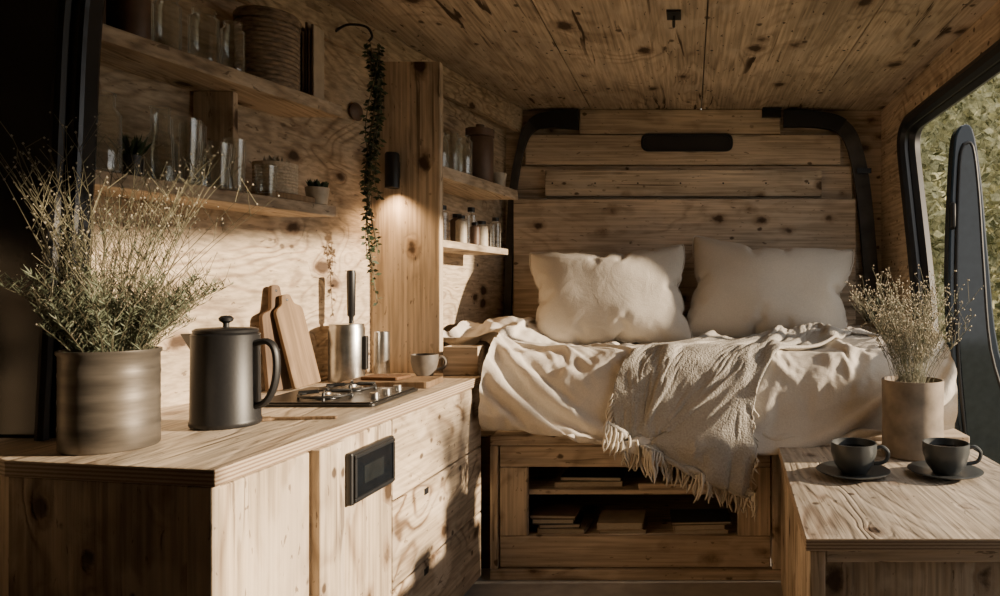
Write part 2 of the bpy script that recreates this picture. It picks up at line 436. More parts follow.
for it in range(8):
    nv_=list(gt.v)
    for j in range(1,TV):
        for i in range(TU+1):
            a=j*(TU+1)+i; up_=Vector(gt.v[a-TU-1]); dn=Vector(gt.v[a+TU+1]); c_=Vector(gt.v[a])
            nv_[a]=tuple(c_*.4+(up_+dn)*.3)
    gt.v=nv_
tpins=list(range(0,TU+1,3))+[TV*(TU+1)+i for i in range(0,TU+1,4)]
tv_=settle(gt.v,gt.f,tpins,20,shrink=-.05,bend=1.0,tens=15,colliders=[(gd.v,gd.f),(gc.v,gc.f)])
OO=Vector((0,2.0,.5))
gt.v=[tuple(v-OO) for v in tv_]
tw=empty('throw_blanket',tuple(OO),'soft grey-beige woven throw with pale tassel fringe over the bed edge','blanket')
o=make(gt,'cloth',F_throw,tw,smooth=True,recalc=False,sub=1); sm=o.modifiers.new('s','SOLIDIFY'); sm.thickness=.009; sm.offset=0
g=G()
def tassel(p,d,l,w=1.0):
    ph=R.random()*6; pts=[]
    for q in range(8):
        t=q/7; pts.append(p+d*l*t+Vector((.009*math.sin(t*4+ph)*t,.005*math.cos(t*5+ph)*t-.003,0)))
    g.tube(pts,[q*w for q in (.0024,.0038,.0046,.0026,.0034,.0036,.0028,.0012)],6)
def T(i,j): return Vector(gt.v[j*(TU+1)+i])
for i in range(TU+1): tassel(T(i,TV),Vector((R.uniform(-.2,.15),-.05,-1)),R.uniform(.06,.085))
for j in range(78,TV,2): tassel(T(TU,j),Vector((R.uniform(.0,.3),-.10,-1)),R.uniform(.025,.04),.7)
for j in range(88,TV,2): tassel(T(0,j),Vector((R.uniform(-.5,-.3),-.08,-1)),R.uniform(.04,.055),.9)
make(g,'fringe',F_fringe,tw,smooth=True,recalc=False,kind='stuff')
def gbk(u,v):
    x=.28+.40*u+.04*nz(u*3,v*3,1); s=-.50+.18*v+.05*nz(u*3,v*2,5)
    p,n=base(x,s); return onto(p,n,.016+.016*nz(u*5,v*5,3)+.010*math.sin(v*14+u*5))
gg_=G(); gg_.grid(gbk,60,34,flip=True)
gg_.v=[tuple(v) for v in settle(gg_.v,gg_.f,[0,60,34*61,34*61+60,17*61+20,17*61+45],16,shrink=-.20,bend=.6,colliders=[(gd.v,gd.f),(gc.v,gc.f)])]
o=make(gg_,'grey_blanket',F_grey,smooth=True,recalc=False,sub=1,label='crumpled grey wool blanket lying in front of the pillows',cat='blanket')
sm=o.modifiers.new('s','SOLIDIFY'); sm.thickness=.004; sm.offset=0
def pillow(W,H,T_,seed,loc_,rot,lab):
    e=empty('pillow',loc_,lab,'pillow','linen pillows on the bed',rot)
    N,M=46,34; vs=[]; idx={}
    fs=[]
    for sd_ in (1,-1):
        for j in range(M+1):
            for i in range(N+1):
                u=i/N*2-1; v=j/M*2-1; edge=(i in (0,N)) or (j in (0,M))
                if edge and sd_==-1: idx[(sd_,i,j)]=idx[(1,i,j)]; continue
                idx[(sd_,i,j)]=len(vs)
                th=0 if edge else sd_*(.012+.03*(1-u*u)*(1-v*v)+.004*nz(u*5+seed,v*5,sd_))
                c_=1-.045*(u*u*v*v)**2
                vs.append((W/2*u*c_,-th,H/2*v*c_))
        for j in range(M):
            for i in range(N):
                q=[idx[(sd_,i,j)],idx[(sd_,i+1,j)],idx[(sd_,i+1,j+1)],idx[(sd_,i,j+1)]]
                fs.append(tuple(q if sd_==1 else q[::-1]))
    out=settle(vs,fs,None,32,grav=0,shrink=-.01,bend=.3,tens=20,pressure=13,mass=.1,quality=8)
    xs=[v.x for v in out]; ys=[v.y for v in out]; zs=[v.z for v in out]
    ex,ey,ez=max(xs)-min(xs),max(ys)-min(ys),max(zs)-min(zs)
    ok=(.3<ex<1.2 and .04<ey<.8)
    if not ok: out=[Vector(v) for v in vs]; ex,ey,ez=W,.084,H
    kx,ky,kz=W/ex,T_/ey,H/ez
    mx_=(max(xs)+min(xs))/2 if ok else 0; mz_=(max(zs)+min(zs))/2 if ok else 0; my_=(max(ys)+min(ys))/2 if ok else 0
    res=[]
    for v in out:
        x=(v.x-mx_)*kx; y=(v.y-my_)*ky; z=(v.z-mz_)*kz
        t=(z/H+.5)
        y*=1.15-.36*t
        edge_=abs(x)/(W/2)
        z-=.018*max(0,t)*(edge_**2)
        if t<.5: z+=.03*edge_**2*(1-2*t)
        dn_=math.exp(-(nz(x*4+seed,z*4+.4*nz(x*6,z*6,2),7)*6)**2)
        y+=(.003*dn_)*(1 if y<0 else -1)*(1-min(1,edge_))+.012*nz(x*4+seed,z*4,1)
        res.append((x,y,z))
    g=G(); g.v=res; g.f=fs; g.m=[0]*len(fs)
    make(g,'cushion',F_pil,e,smooth=True,recalc=False,sub=1)
    ring=[idx[(1,i,0)] for i in range(N)]+[idx[(1,N,j)] for j in range(M)]+[idx[(1,i,M)] for i in range(N,0,-1)]+[idx[(1,0,j)] for j in range(M,0,-1)]
    g=G(); g.tube([res[i] for i in ring],.0025,6,closed=True); make(g,'seam',F_pil,e,smooth=True,recalc=False)
    return e
pillow(.60,.45,.25,1.3,(-.305,2.66,.800),(math.radians(-22),math.radians(-3),math.radians(5)),'plump cream linen pillow leaning on the headboard')
pillow(.64,.47,.25,5.1,(.305,2.71,.820),(math.radians(-22),math.radians(5),math.radians(-5)),'large beige linen pillow leaning beside the other')

# ------------------------------------------------------------------ camera, light, world
EYE=.83
cam=bpy.data.cameras.new('camera'); co=bpy.data.objects.new('camera',cam); COL.objects.link(co)
co.location=(0,0,EYE); co.rotation_euler=(math.radians(90),0,0)
cam.sensor_width=36; cam.lens=25.2; cam.shift_x=-.19; cam.shift_y=-.008; cam.clip_start=.02
bpy.context.scene.camera=co
w=bpy.data.worlds.new('world'); bpy.context.scene.world=w; w.use_nodes=True
w.node_tree.nodes['Background'].inputs[0].default_value=(1,.97,.94,1); w.node_tree.nodes['Background'].inputs[1].default_value=1.6
sd=bpy.data.lights.new('sun','SUN'); sd.energy=14; sd.angle=math.radians(1.8); sd.color=(1,.80,.57)
so=bpy.data.objects.new('sun',sd); COL.objects.link(so)
so.rotation_euler=Vector((-1,-.02,-.26)).to_track_quat('-Z','Y').to_euler(); so.location=(4,-1,3)

# ------------------------------------------------------------------ room shell
CZ=1.60
def strip_plan(pl,th):
    return pl+[(x-th,y) for x,y in reversed(pl)]
wl=[(-1.3,-.8),(-1.3,.75),(-1.165,1.2),(-.933,2.06),(-.905,2.10),(-.79,3.0)]
g=G(); g.prism(strip_plan(wl,.03),0,CZ); make(g,'wall_left',W_wall,kind='structure',bevel=0)
g=G(); g.box(-1.4,.95,-.83,-.8,0,CZ); make(g,'wall_light_block',M_black,kind='structure')  # unseen black wall behind the camera, added to shut out light
g=G(); g.box(-1.4,.95,-.83,3.1,-.03,0); make(g,'floor',M_floor,kind='structure')
g=G(); x=-1.36; k=0
g.box(-1.4,.9,-.83,3.05,CZ+.02,CZ+.035,1)
while x<.88:
    x1=min(x+.47,.9); g.box(x,x1-.0035,-.83,3.03,CZ,CZ+.02)
    for yy in (.9,1.35,1.8,2.25,2.7,2.95):
        for xx in (x+.02,x1-.025): g.lathe([(0,-.001),(.005,-.001),(.005,.002)],8,(xx,yy,CZ),1)
    x=x1
make(g,'ceiling',[W_ceil,M_black],kind='structure',bevel=.001)
g=G(); g.box(-.95,.86,3.0,3.03,0,CZ)
g.box(-.47,.384,2.975,3.0,1.494,CZ-.002); g.box(-.70,.64,2.972,3.0,1.362,1.490); g.box(-.74,.69,2.98,3.0,1.215,1.358)
make(g,'wall_back',W_x,kind='structure',bevel=.004)
g=G(); g.box(-.611,.555,2.950,2.979,1.225,1.335)
for i in range(7):
    xx=-.58+i*.18
    g.prism([(xx+.004*math.cos(a*math.pi/4),1.28+.004*math.sin(a*math.pi/4)) for a in range(8)],2.948,2.951,'Y',m=1)
make(g,'trim_1',[wood('pine_pale',(.62,.51,.38),(.26,.18,.115),'X',freq=100,line=.4),M_black],kind='structure',bevel=.003)
def fx(y): return -.97+.2345*(y-1.86)
g=G(); g.prism([(fx(.8),.8),(fx(2.97),2.97),(fx(2.97)-.03,2.97),(fx(.8)-.03,.8)],1.50,CZ-.001); make(g,'trim_2',W_wall,kind='structure',bevel=.003)

def rpoly(pts,rad,n=6):
    out=[]; k=len(pts)
    for i in range(k):
        p=Vector(pts[i]); a=Vector(pts[i-1]); c=Vector(pts[(i+1)%k])
        r=rad if not isinstance(rad,(list,tuple)) else rad[i]
        u=(a-p).normalized(); v=(c-p).normalized()
        A=p+u*r; B=p+v*r
        for q in range(n+1):
            t=q/n; out.append(tuple((1-t)**2*A+2*t*(1-t)*p+t*t*B))
    return out
open_=rpoly([(.95,.05),(2.42,.05),(2.55,.80),(2.77,1.474),(.95,1.474)],[.1,.12,.2,.14,.1],8)  # near edge is out of view, placed to keep the near faces dark
bm=bmesh.new()
def loop(pts,x):
    vs=[bm.verts.new((x,p[0],p[1])) for p in pts]
    return [bm.edges.new((vs[i],vs[(i+1)%len(vs)])) for i in range(len(vs))]
XR=.82
es=loop([(-.8,0),(3.0,0),(3.0,CZ),(-.8,CZ)],XR)+loop(open_,XR)
r_=bmesh.ops.triangle_fill(bm,use_beauty=True,use_dissolve=False,edges=es)
ex=bmesh.ops.extrude_face_region(bm,geom=bm.faces[:])
bmesh.ops.translate(bm,vec=(.04,0,0),verts=[v for v in ex['geom'] if isinstance(v,bmesh.types.BMVert)])
bmesh.ops.recalc_face_normals(bm,faces=bm.faces)
me=bpy.data.meshes.new('wall_right'); bm.to_mesh(me); bm.free(); me.materials.append(W_wall)
o=bpy.data.objects.new('wall_right',me); COL.objects.link(o); o["kind"]='structure'
g=G(); g.tube([(XR+.012,p[0],p[1]) for p in open_],.024,8,closed=True)
g.tube([(XR+.05,p[0],p[1]) for p in open_],.030,8,closed=True)
make(g,'trim_3',M_rubber,kind='structure',smooth=True)
def ribbon(pts,w,y0,y1,a=0,b=None):
    g=G(); P=[Vector(p) for p in pts]; A=[];B=[]; n_=len(P)
    for i,p in enumerate(P):
        ww=w[0]+(w[1]-w[0])*min(1,i/(n_*.6))
        t=(P[min(i+1,len(P)-1)]-P[max(i-1,0)]).normalized(); n=Vector((-t.y,t.x)); A.append(tuple(p+n*ww/2)); B.append(tuple(p-n*ww/2))
    for i in range(a,(b or len(P))-1):
        g.prism([A[i],A[i+1],B[i+1],B[i]],y0,y1,'Y')
    return g
def smooth_path(pts,n=6):
    out=[]; P=[Vector(p) for p in pts]
    for i in range(len(P)-1):
        p0=P[max(i-1,0)];p1=P[i];p2=P[i+1];p3=P[min(i+2,len(P)-1)]
        for q in range(n):
            t=q/n; out.append(.5*((2*p1)+(-p0+p2)*t+(2*p0-5*p1+4*p2-p3)*t*t+(-p0+3*p1-3*p2+p3)*t**3))
    out.append(P[-1]); return out
PL=smooth_path([(-.471,1.550),(-.60,1.548),(-.665,1.525),(-.712,1.44),(-.752,1.2),(-.772,.70)])
PR=smooth_path([(.396,1.552),(.54,1.548),(.640,1.52),(.695,1.43),(.738,1.2),(.778,.70)])
make(ribbon(PL,(.085,.030),2.945,2.970,0,13),'trim_4',M_rubber,kind='structure')
make(ribbon(PL,(.085,.030),2.950,2.970,12),'trim_8',M_pillar,kind='structure')
g=ribbon(PR,(.070,.060),2.940,2.970,0,13)
for zz in (1.32,): g.box(.70,.76,2.932,2.941,zz,zz+.02)
make(g,'trim_5',M_rubber,kind='structure')
make(ribbon(PR,(.070,.060),2.948,2.970,12),'trim_9',M_pillar,kind='structure')
pl=smooth_path([(-.90,1.60),(-.945,1.45),(-.972,1.286),(-.985,1.027),(-.997,.80),(-1.008,.590)],5)
g=G(); g.prism([tuple(p) for p in pl]+[(-1.19,.590),(-1.19,1.60)],1.125,1.165,'Y')
make(g,'trim_6',M_body,kind='structure',bevel=.008)
g=G(); g.tube([(p.x-.03,1.122,p.y) for p in pl],.010,8); make(g,'trim_7',M_rubber,kind='structure',smooth=True)

# ------------------------------------------------------------------ counter
def FX(y): return -.641+.0521*(y-.945)
NL=Vector((-.979,1.0)); NC=Vector((FX(.945),.945))
cab=empty('kitchen_cabinet',(-.65,1.4,0),'pine plywood kitchen cabinet with knotty door, drawers and black control panel','cabinet')
CC=(-.65,1.4,0)
def loc(g,c=CC): return g.xf(Matrix.Translation((-c[0],-c[1],-c[2])))
def slab(y0,y1,a,b_,z0,z1):
    g=G(); g.prism([(FX(y0)-a,y0),(FX(y1)-a,y1),(FX(y1)-b_,y1),(FX(y0)-b_,y0)],z0,z1); return g
body=[(FX(.962)-.024,.966),(FX(2.035)-.024,2.035),(-.92,2.035),(-1.14,1.22),(-1.16,1.10),(-.978,1.018)]
g=G(); g.prism(body,.0,.5625); make(loc(g),'body',W_cab,cab,bevel=.003)
make(loc(slab(.956,1.168,.005,.0235,.02,.560)),'door',W_cab,cab,bevel=.003,label='knotty pine door')
make(loc(slab(1.173,1.248,-.010,.0235,.0,.5620)),'post',W_z,cab,bevel=.002)
make(loc(slab(1.253,1.455,.005,.0235,.02,.560)),'panel',W_cab,cab,bevel=.003)
for z0,z1 in ((.39,.560),(.205,.386),(.02,.201)):
    d=make(loc(slab(1.459,1.985,.005,.0235,z0,z1)),'drawer',W_cabx,cab,bevel=.003)
    if z0<.38: make(loc(slab(1.61,1.63,.003,.006,z1-.028,z1-.014)),'latch',M_black,d)
dv=(NL-NC).normalized()
def endpoly(a,b2,th,th0=0.0):
    p=NC+Vector((-.004,.018)); n=Vector((dv.y,-dv.x)); n=n if n.y<0 else -n
    A=p+dv*a; B=p+dv*b2
    return [tuple(A+n*th0),tuple(B+n*th0),tuple(B+n*th),tuple(A+n*th)]
g=G(); g.prism(endpoly(.0,.040,.015),.0,.562); make(loc(g),'corner_post',W_z,cab,bevel=.002)
g=G(); g.prism(endpoly(.042,.340,.010),.0,.562); make(loc(g),'end_panel',W_cab,cab,bevel=.002)
cp=bpy.data.objects.new('control_panel',None); COL.objects.link(cp); cp.parent=cab
cp['label']='slim black control panel with dark glossy screen'
make(loc(slab(1.275,1.440,-.008,.0045,.435,.532)),'housing',M_black,cp,bevel=.004)
g=slab(1.281,1.434,-.012,-.0082,.520,.527)
for q in ((1.281,1.434,.440,.447),(1.281,1.288,.4475,.5195),(1.427,1.434,.4475,.5195)):
    h=slab(q[0],q[1],-.012,-.0082,q[2],q[3]); st=len(g.v); g.v+=h.v; g.f+=[tuple(i+st for i in f) for f in h.f]; g.m+=h.m
make(loc(g),'bezel',M_rubber,cp,bevel=.001)
make(loc(slab(1.2885,1.4265,-.0095,-.0082,.448,.519)),'screen',M_screen,cp)
make(loc(slab(1.315,1.390,-.0102,-.0096,.466,.500)),'display',M_lcd,cp)
ct=[tuple(NC),(FX(2.045),2.045),(-.930,2.045),(-1.155,1.22),(-1.175,1.10),tuple(NL)]
g=G(); g.prism(ct,.5630,.587,m=0,mside=1)
make(g,'countertop',[W_top,PLY],bevel=.002,label='light plywood worktop with layered edge on the kitchen cabinet',cat='countertop')
CT=.5875
g=G(); g.box(-.935,-.732,2.05,2.078,0,1.50)
make(g,'divider_panel',W_z,bevel=.003,label='tall upright pine panel between kitchen and bed',cat='partition',rebase=True)
wb=empty('wooden_box',(-.645,2.012,CT),'low open pine box at the end of the worktop','box')
g=G(); g.box(-.055,.045,-.03,-.022,0,.082);g.box(-.055,.045,.022,.03,0,.082);g.box(-.055,-.047,-.022,.022,0,.082);g.box(.037,.045,-.022,.022,0,.082);g.box(-.047,.037,-.022,.022,0,.008)
make(g,'body',W_x,wb,bevel=.002)

# ------------------------------------------------------------------ kitchen shelves
def sx(y): return -.878-.27*(1.7-y)
def wx(y): return -1.03-.27*(1.7-y)
T1=1.29; T2=1.036
def shelf(z1,th,ya,yb):
    g=G(); g.prism([(sx(ya),ya),(sx(yb),yb),(wx(yb)+.001,yb),(wx(ya)+.001,ya)],z1-th,z1,m=0,mside=1)
    return g
g=shelf(T1,.030,1.18,1.745); make(g,'wall_shelf',[W_y,W_y],bevel=.002,label='upper pine wall shelf holding jars, basket and books',cat='shelf')
ls=empty('wall_shelf',(sx(1.45)-.07,1.45,T2-.026),'lower pine wall shelf with upright divider, holding glassware','shelf')
c0=tuple(ls.location)
g=shelf(T2,.026,1.18,1.725); make(loc(g,c0),'board',[W_y,W_y],ls,bevel=.002)
g=G(); g.box(-1.072,-.985,1.51,1.526,T2+.0005,T1-.0305); make(loc(g,c0),'divider',W_z,ls,bevel=.002)
def rwx(y): return -.905+(y-2.10)*.1278
for z1,th,yb,xb,lb in ((1.205,.035,2.64,-.648,'thick rear pine shelf with jars behind the divider'),(.982,.022,2.60,-.675,'thin rear pine shelf with small bottles behind the divider')):
    g=G(); g.prism([(-.750,2.08),(xb,yb),(rwx(yb)+.001,yb),(-.903,2.11),(-.903,2.08)],z1-th,z1)
    make(g,'wall_shelf',W_y,bevel=.002,label=lb,cat='shelf')

# ------------------------------------------------------------------ glassware & jars
def glass_prof(r0,r1,h,t=.002):
    return [(0,0),(r0,0),(r0+.001,.003),(r1,h-.003),(r1+.0004,h-.001),(r1-t/2,h),(r1-t-.0004,h-.001),(r0-t,.008),(0,.008)]
def bottle_prof(r,h,nr,nh,t=.002):
    return [(0,0),(r*.95,0),(r,.006),(r,h-nh*1.5),(nr,h-nh),(nr,h-.005),(nr+.002,h-.003),(nr+.001,h),(nr-t,h),(nr-t,h-nh),(r-t,h-nh*1.5-.002),(r-t,.007),(0,.006)]
def gl(name,prof,loc_,lab,cat,grp,mat=None):
    g=G(); g.lathe(prof,28); return make(g,name,mat or M_glass,loc=loc_,smooth=True,label=lab,cat=cat,group=grp)
gg='glassware on the lower kitchen shelf'
gl('glass_jar',bottle_prof(.031,.145,.022,.025),(-1.050,1.245,T2+.0005),'large clear glass jar on the lower shelf','jar',gg)
gl('carafe',bottle_prof(.028,.155,.016,.05),(-1.048,1.385,T2+.0005),'clear glass carafe with narrow neck on the shelf','carafe',gg)
for x,y,h,r in ((-.990,1.375,.130,.025),(-1.03,1.450,.135,.024),(-.972,1.437,.095,.027),(-.970,1.492,.115,.021)):
    gl('drinking_glass',glass_prof(r*.78,r,h),(x,y,T2+.0005),'tall clear drinking glass on the lower shelf','glass',gg)
gl('stemmed_bottle',bottle_prof(.022,.135,.009,.055),(-1.002,1.425,T2+.0005),'slim clear bottle with long neck on the shelf','bottle',gg)
gl('drinking_glass',glass_prof(.019,.022,.07),(-.940,1.552,T2+.0005),'small clear tumbler beside the shelf divider','glass',gg)
def clear_items(lst,zz,grp):
    for x,y,h,r in lst: gl('glass_jar',bottle_prof(r,h,r*.75,.012),(x,y,zz),'clear glass storage jar on a pine shelf','jar',grp)
clear_items(((-1.00,1.44,.115,.027),(-.968,1.482,.105,.022),(-1.035,1.385,.12,.024)),T1+.0005,'jars on the upper kitchen shelf')
for x,y in ((-1.075,1.245),(-1.04,1.305),(-1.105,1.315)):
    g=G(); g.lathe([(0,0),(.026,0),(.028,.01),(.028,.10),(.012,.13),(.012,.16),(0,.16)],20); make(g,'bottle',M_brown,loc=(x,y,T1+.0005),smooth=True,label='dark brown bottle on the upper shelf',cat='bottle',group='bottles on the upper shelf')
b=empty('storage_basket',(-.968,1.605,T1+.0005),'large round brown woven basket with lid on the upper shelf','basket')
g=G(); prof=[(0,0),(.062,0)]
for i in range(14): prof+=[(.0632,.002+i*.0102),(.0655,.0071+i*.0102)]
prof+=[(.063,.145),(0,.145)]
g.lathe(prof,44); make(g,'body',M_drum,b,smooth=True)
g=G(); g.lathe([(0,.1455),(.067,.1455),(.068,.160),(.062,.168),(.02,.170),(0,.170)],40); make(g,'lid',M_drum,b,smooth=True)
def book(w,h,t,mc,lab,cat,grp,loc_,rot=(0,0,0)):
    e=empty('book',loc_,lab,cat,grp,rot)
    g=G(); g.box(-w/2,w/2,-t/2,-t/2+.0018,0,h); g.box(-w/2,w/2,t/2-.0018,t/2,0,h); g.box(-w/2,-w/2+.002,-t/2,t/2,0,h); make(g,'cover',mc,e)
    g=G(); g.box(-w/2+.002,w/2-.003,-t/2+.002,t/2-.002,.002,h-.002); make(g,'pages',M_paper,e)
    return e
xx=-.948
for i,(h,t) in enumerate(((.150,.006),(.175,.005),(.160,.008),(.182,.005),(.166,.007),(.176,.005))):
    xx+=t/2; book(.05,h,t,M_bk[(2,3,2,2,3,2)[i]],'slim upright book with tan cover on the upper shelf','book','books on the upper shelf',(xx,1.709-.002*i,T1+.0005),(0,0,math.radians(90))); xx+=t/2+.0022
def small_plant(loc_,r,h,mat,lab,leafn=40,lh=.04,w=.004):
    e=empty('potted_plant',loc_,lab,'plant')
    g=G(); g.lathe([(0,0),(r*.8,0),(r,h),(r-.003,h),(r-.004,h-.008),(0,h-.008)],24); make(g,'pot',mat,e,smooth=True)
    g=G()
    for i in range(leafn):
        a=R.random()*6.28; tl=R.random()*.8
        d=(math.cos(a)*tl,math.sin(a)*tl,1); g.leaf((math.cos(a)*r*.3,math.sin(a)*r*.3,h-.008),d,lh*R.uniform(.6,1.1),w)
    o=make(g,'foliage',M_vine,e,recalc=False,kind='stuff'); return e
small_plant((-1.048,1.312,T2+.0005),.020,.045,M_black,'small spiky plant in a black pot beside glass jars',70,.05)
g=G(); g.box(-.052,.052,-.062,.062,0,.014); make(g,'wooden_tray',W_mid,loc=(-.958,1.620,T2+.0005),rot=(0,0,-.26),bevel=.002,label='small flat wooden tray under a cane basket',cat='tray')
b=empty('cane_basket',(-.955,1.612,T2+.015),'small round light cane basket with plant sprigs on a tray','basket')
g=G(); prof=[(0,0),(.043,0)]
for i in range(9): prof+=[(.0445,.002+i*.0072),(.0465,.0056+i*.0072)]
prof+=[(.046,.069),(.042,.069),(.041,.060),(0,.060)]
g.lathe(prof,36); make(g,'body',M_wicker,b,smooth=True)
g=G()
for i in range(80):
    g.leaf((R.uniform(-.025,.025),R.uniform(-.025,.025),.060),(R.uniform(-.4,.4),R.uniform(-.4,.4),1),R.uniform(.012,.03),.003)
make(g,'sprigs',M_bud,b,recalc=False,kind='stuff')
small_plant((-.900,1.690,T2+.0005),.027,.040,M_cream,'tiny succulent in a cream pot at the shelf end',60,.030,.007)
gr='jars on the rear upper shelf'
clear_items(((-.785,2.30,.14,.028),(-.765,2.37,.145,.027),(-.80,2.24,.12,.026),(-.735,2.28,.10,.022)),1.2055,gr)
e=empty('storage_jar',(-.735,2.45,1.2055),'brown stoneware jar with dark lid on the rear shelf','jar')
g=G(); g.lathe([(0,0),(.040,0),(.046,.01),(.046,.15),(.04,.16),(0,.16)],28); make(g,'body',M_brown,e,smooth=True)
g=G(); g.lathe([(0,.1605),(.049,.1605),(.049,.185),(.015,.19),(.015,.202),(0,.204)],28); make(g,'lid',M_brown,e,smooth=True)
g=G(); g.lathe([(0,0),(.022,0),(.03,.05),(.028,.05),(.02,.006),(0,.005)],24); make(g,'small_bowl',M_cream,loc=(-.70,2.56,1.2055),smooth=True,label='small cream bowl at the rear shelf end',cat='bowl')
for x,y,h,r,mt in ((-.80,2.26,.12,.02,0),(-.775,2.33,.10,.022,1),(-.75,2.40,.13,.018,0),(-.735,2.47,.09,.022,2),(-.705,2.54,.11,.018,0),(-.745,2.28,.09,.018,2),(-.725,2.36,.075,.016,1)):
    e=empty('spice_bottle',(x,y,.9825),('small clear bottle with dark lid on the rear shelf','small brown jar with dark lid on the rear shelf','small cream jar with dark lid on the rear shelf')[mt],'bottle','bottles on the rear lower shelf')
    g=G(); g.lathe([(0,0),(r,0),(r,h*.8),(r*.6,h*.86),(r*.6,h*.88),(0,h*.88)],20); make(g,'body',(M_glass,M_brown,M_cream)[mt],e,smooth=True)
    g=G(); g.lathe([(0,h*.885),(r*.68,h*.885),(r*.68,h),(0,h)],20); make(g,'lid',M_black,e,smooth=True)

g=G(); g.lathe([(0,0),(.024,0),(.026,.006),(.018,.012),(0,.013)],24); make(g,'coat_hook',M_brown,loc=(-.950,1.985,1.335),rot=(0,math.radians(90),-.26),smooth=True,label='round dark wooden hook on the pine wall',cat='hook')
lm=empty('wall_lamp',(-.857,2.048,1.175),'small black cylinder wall lamp shining down the panel','lamp')
g=G(); g.lathe([(0,.05),(.017,.05),(.020,.044),(.020,-.052),(.018,-.052),(.018,.042),(0,.042)],28,(0,-.034,0)); make(g,'lamp_shade',M_black,lm,smooth=True)
g=G(); g.box(-.010,.010,-.016,0,-.02,.03); make(g,'bracket',M_black,lm,bevel=.002)
g=G(); g.lathe([(0,-.02),(.008,-.014),(.011,0),(.008,.014),(.006,.03),(0,.03)],16,(0,-.034,-.01)); make(g,'bulb',M_bulb,lm,smooth=True)
ld=bpy.data.lights.new('lamp_light','SPOT'); ld.energy=5.5; ld.color=(1,.64,.35); ld.spot_size=math.radians(130); ld.spot_blend=1; ld.shadow_soft_size=.02
lo=bpy.data.objects.new('lamp_light',ld); COL.objects.link(lo); lo.parent=lm; lo.location=(0,-.034,-.058)
g=G(); g.tube(smooth_path([(-.965,1.90,1.53),(-.93,1.90,1.55),(-.88,1.90,1.545),(-.863,1.90,1.52),(-.872,1.90,1.505)],5),.0035,8)
make(g,'ceiling_hook',M_black,smooth=True,label='black iron hook holding the hanging vine',cat='hook',rebase=True)
v=empty('hanging_vine',(-.866,1.90,1.502),'long trailing green vine hanging from a hook','plant')
g=G(); gf=G()
for s_ in range(8):
    ln=R.uniform(.38,.66) if s_ else .71; ph=R.random()*6; pts=[]
    for i in range(15):
        t=i/14; pts.append((.016*math.sin(t*6+ph)+(.010*math.cos(ph)),.012*math.cos(t*5+ph),-t*ln))
    g.tube(pts,.0013,4)
    for i in range(110):
        t=R.random()*14; k=int(t); p=Vector(pts[k]).lerp(Vector(pts[min(k+1,14)]),t-k)
        a=R.random()*6.28; gf.leaf(p,(math.cos(a),math.sin(a),R.uniform(-.9,.2)),R.uniform(.012,.022),.0045)
make(g,'stems',M_stem,v,smooth=True); make(gf,'foliage',M_vine,v,recalc=False,kind='stuff')

# ------------------------------------------------------------------ dried plants
def spray(gs,gl_,gb,n,L,spread,z0,rb,needles,buds,bs,twigs=6,nl=.02,lowgreen=1.0,lmin=.5,bias=(0,0)):
    for i in range(n):
        a=R.random()*6.283; tl=spread*math.sqrt(R.random()); ln=L*R.uniform(lmin,1.0)
        b0=Vector((math.cos(a)*rb*R.random(),math.sin(a)*rb*R.random(),z0)); ph=R.random()*6
        pts=[]
        for q in range(8):
            t=q/7; pts.append(b0+Vector(((math.cos(a)*tl+bias[0])*t**1.5+.03*math.sin(t*4+ph)*t,(math.sin(a)*tl+bias[1])*t**1.5+.03*math.cos(t*4+ph)*t,t*(1-.22*tl*t)))*ln)
        gs.tube(pts,[.0008*(1-.5*q/7) for q in range(8)],3)
        def at(t):
            t=min(t,.999)*7; k=int(t); return pts[k].lerp(pts[k+1],t-k)
        for q in range(needles):
            t=R.random()**.8*lowgreen; p=at(t); aa=R.random()*6.28
            gl_.leaf(p,(math.cos(aa),math.sin(aa),R.uniform(.4,1.6)),nl*R.uniform(.6,1.3),.0008)
        for q in range(twigs):
            t=R.uniform(.4,1.0); p=at(t); aa=R.random()*6.28
            e=p+Vector((math.cos(aa)*.6,math.sin(aa)*.6,R.uniform(.5,1.3)))*R.uniform(.02,.05)
            gs.tube([p,e],[.0005,.0004],3)
            for z in range(buds):
                gb.octa(e+Vector((R.uniform(-1,1),R.uniform(-1,1),R.uniform(-1,1)))*.006,bs*R.uniform(.6,1.2))
        gb.octa(pts[-1],bs*1.2)
pt=empty('potted_plant',(-.898,1.085,CT),'wispy dried grasses in a weathered grey-brown cylinder pot on the worktop','plant')
g=G(); prof=[(0,0),(.060,0),(.0625,.003)]
for zz in (.035,.075,.115): prof+=[(.0622,zz-.005),(.0630,zz),(.0622,zz+.005)]
prof+=[(.0622,.143),(.0645,.146),(.0645,.151),(.060,.151),(.058,.13),(0,.13)]
g.lathe(prof,48); make(g,'pot',M_zinc,pt,smooth=True)
g=G(); g.lathe([(0,.132),(.0575,.131)],32); make(g,'soil',M_soil,pt)
gs=G();gl_=G();gb=G()
spray(gs,gl_,gb,170,.170,.82,.12,.045,54,1,.0011,3,.018,1.0,.5,(.07,0))
spray(gs,gl_,gb,66,.37,.40,.12,.045,12,1,.0018,9,.017,.7,.6,(.07,0))
spray(gs,gl_,gb,3,.29,.12,.12,.03,4,1,.0017,6,.017,.6,.85,(.70,0))
make(gs,'stems',M_stem,pt,recalc=False,kind='stuff'); make(gl_,'foliage',M_needle,pt,recalc=False,kind='stuff'); make(gb,'flower_buds',M_bud,pt,recalc=False,kind='stuff')
BT=.4005
pt=empty('potted_plant',(.580,1.825,BT),'dried meadow flowers in a beige stoneware vase on the bench','plant')
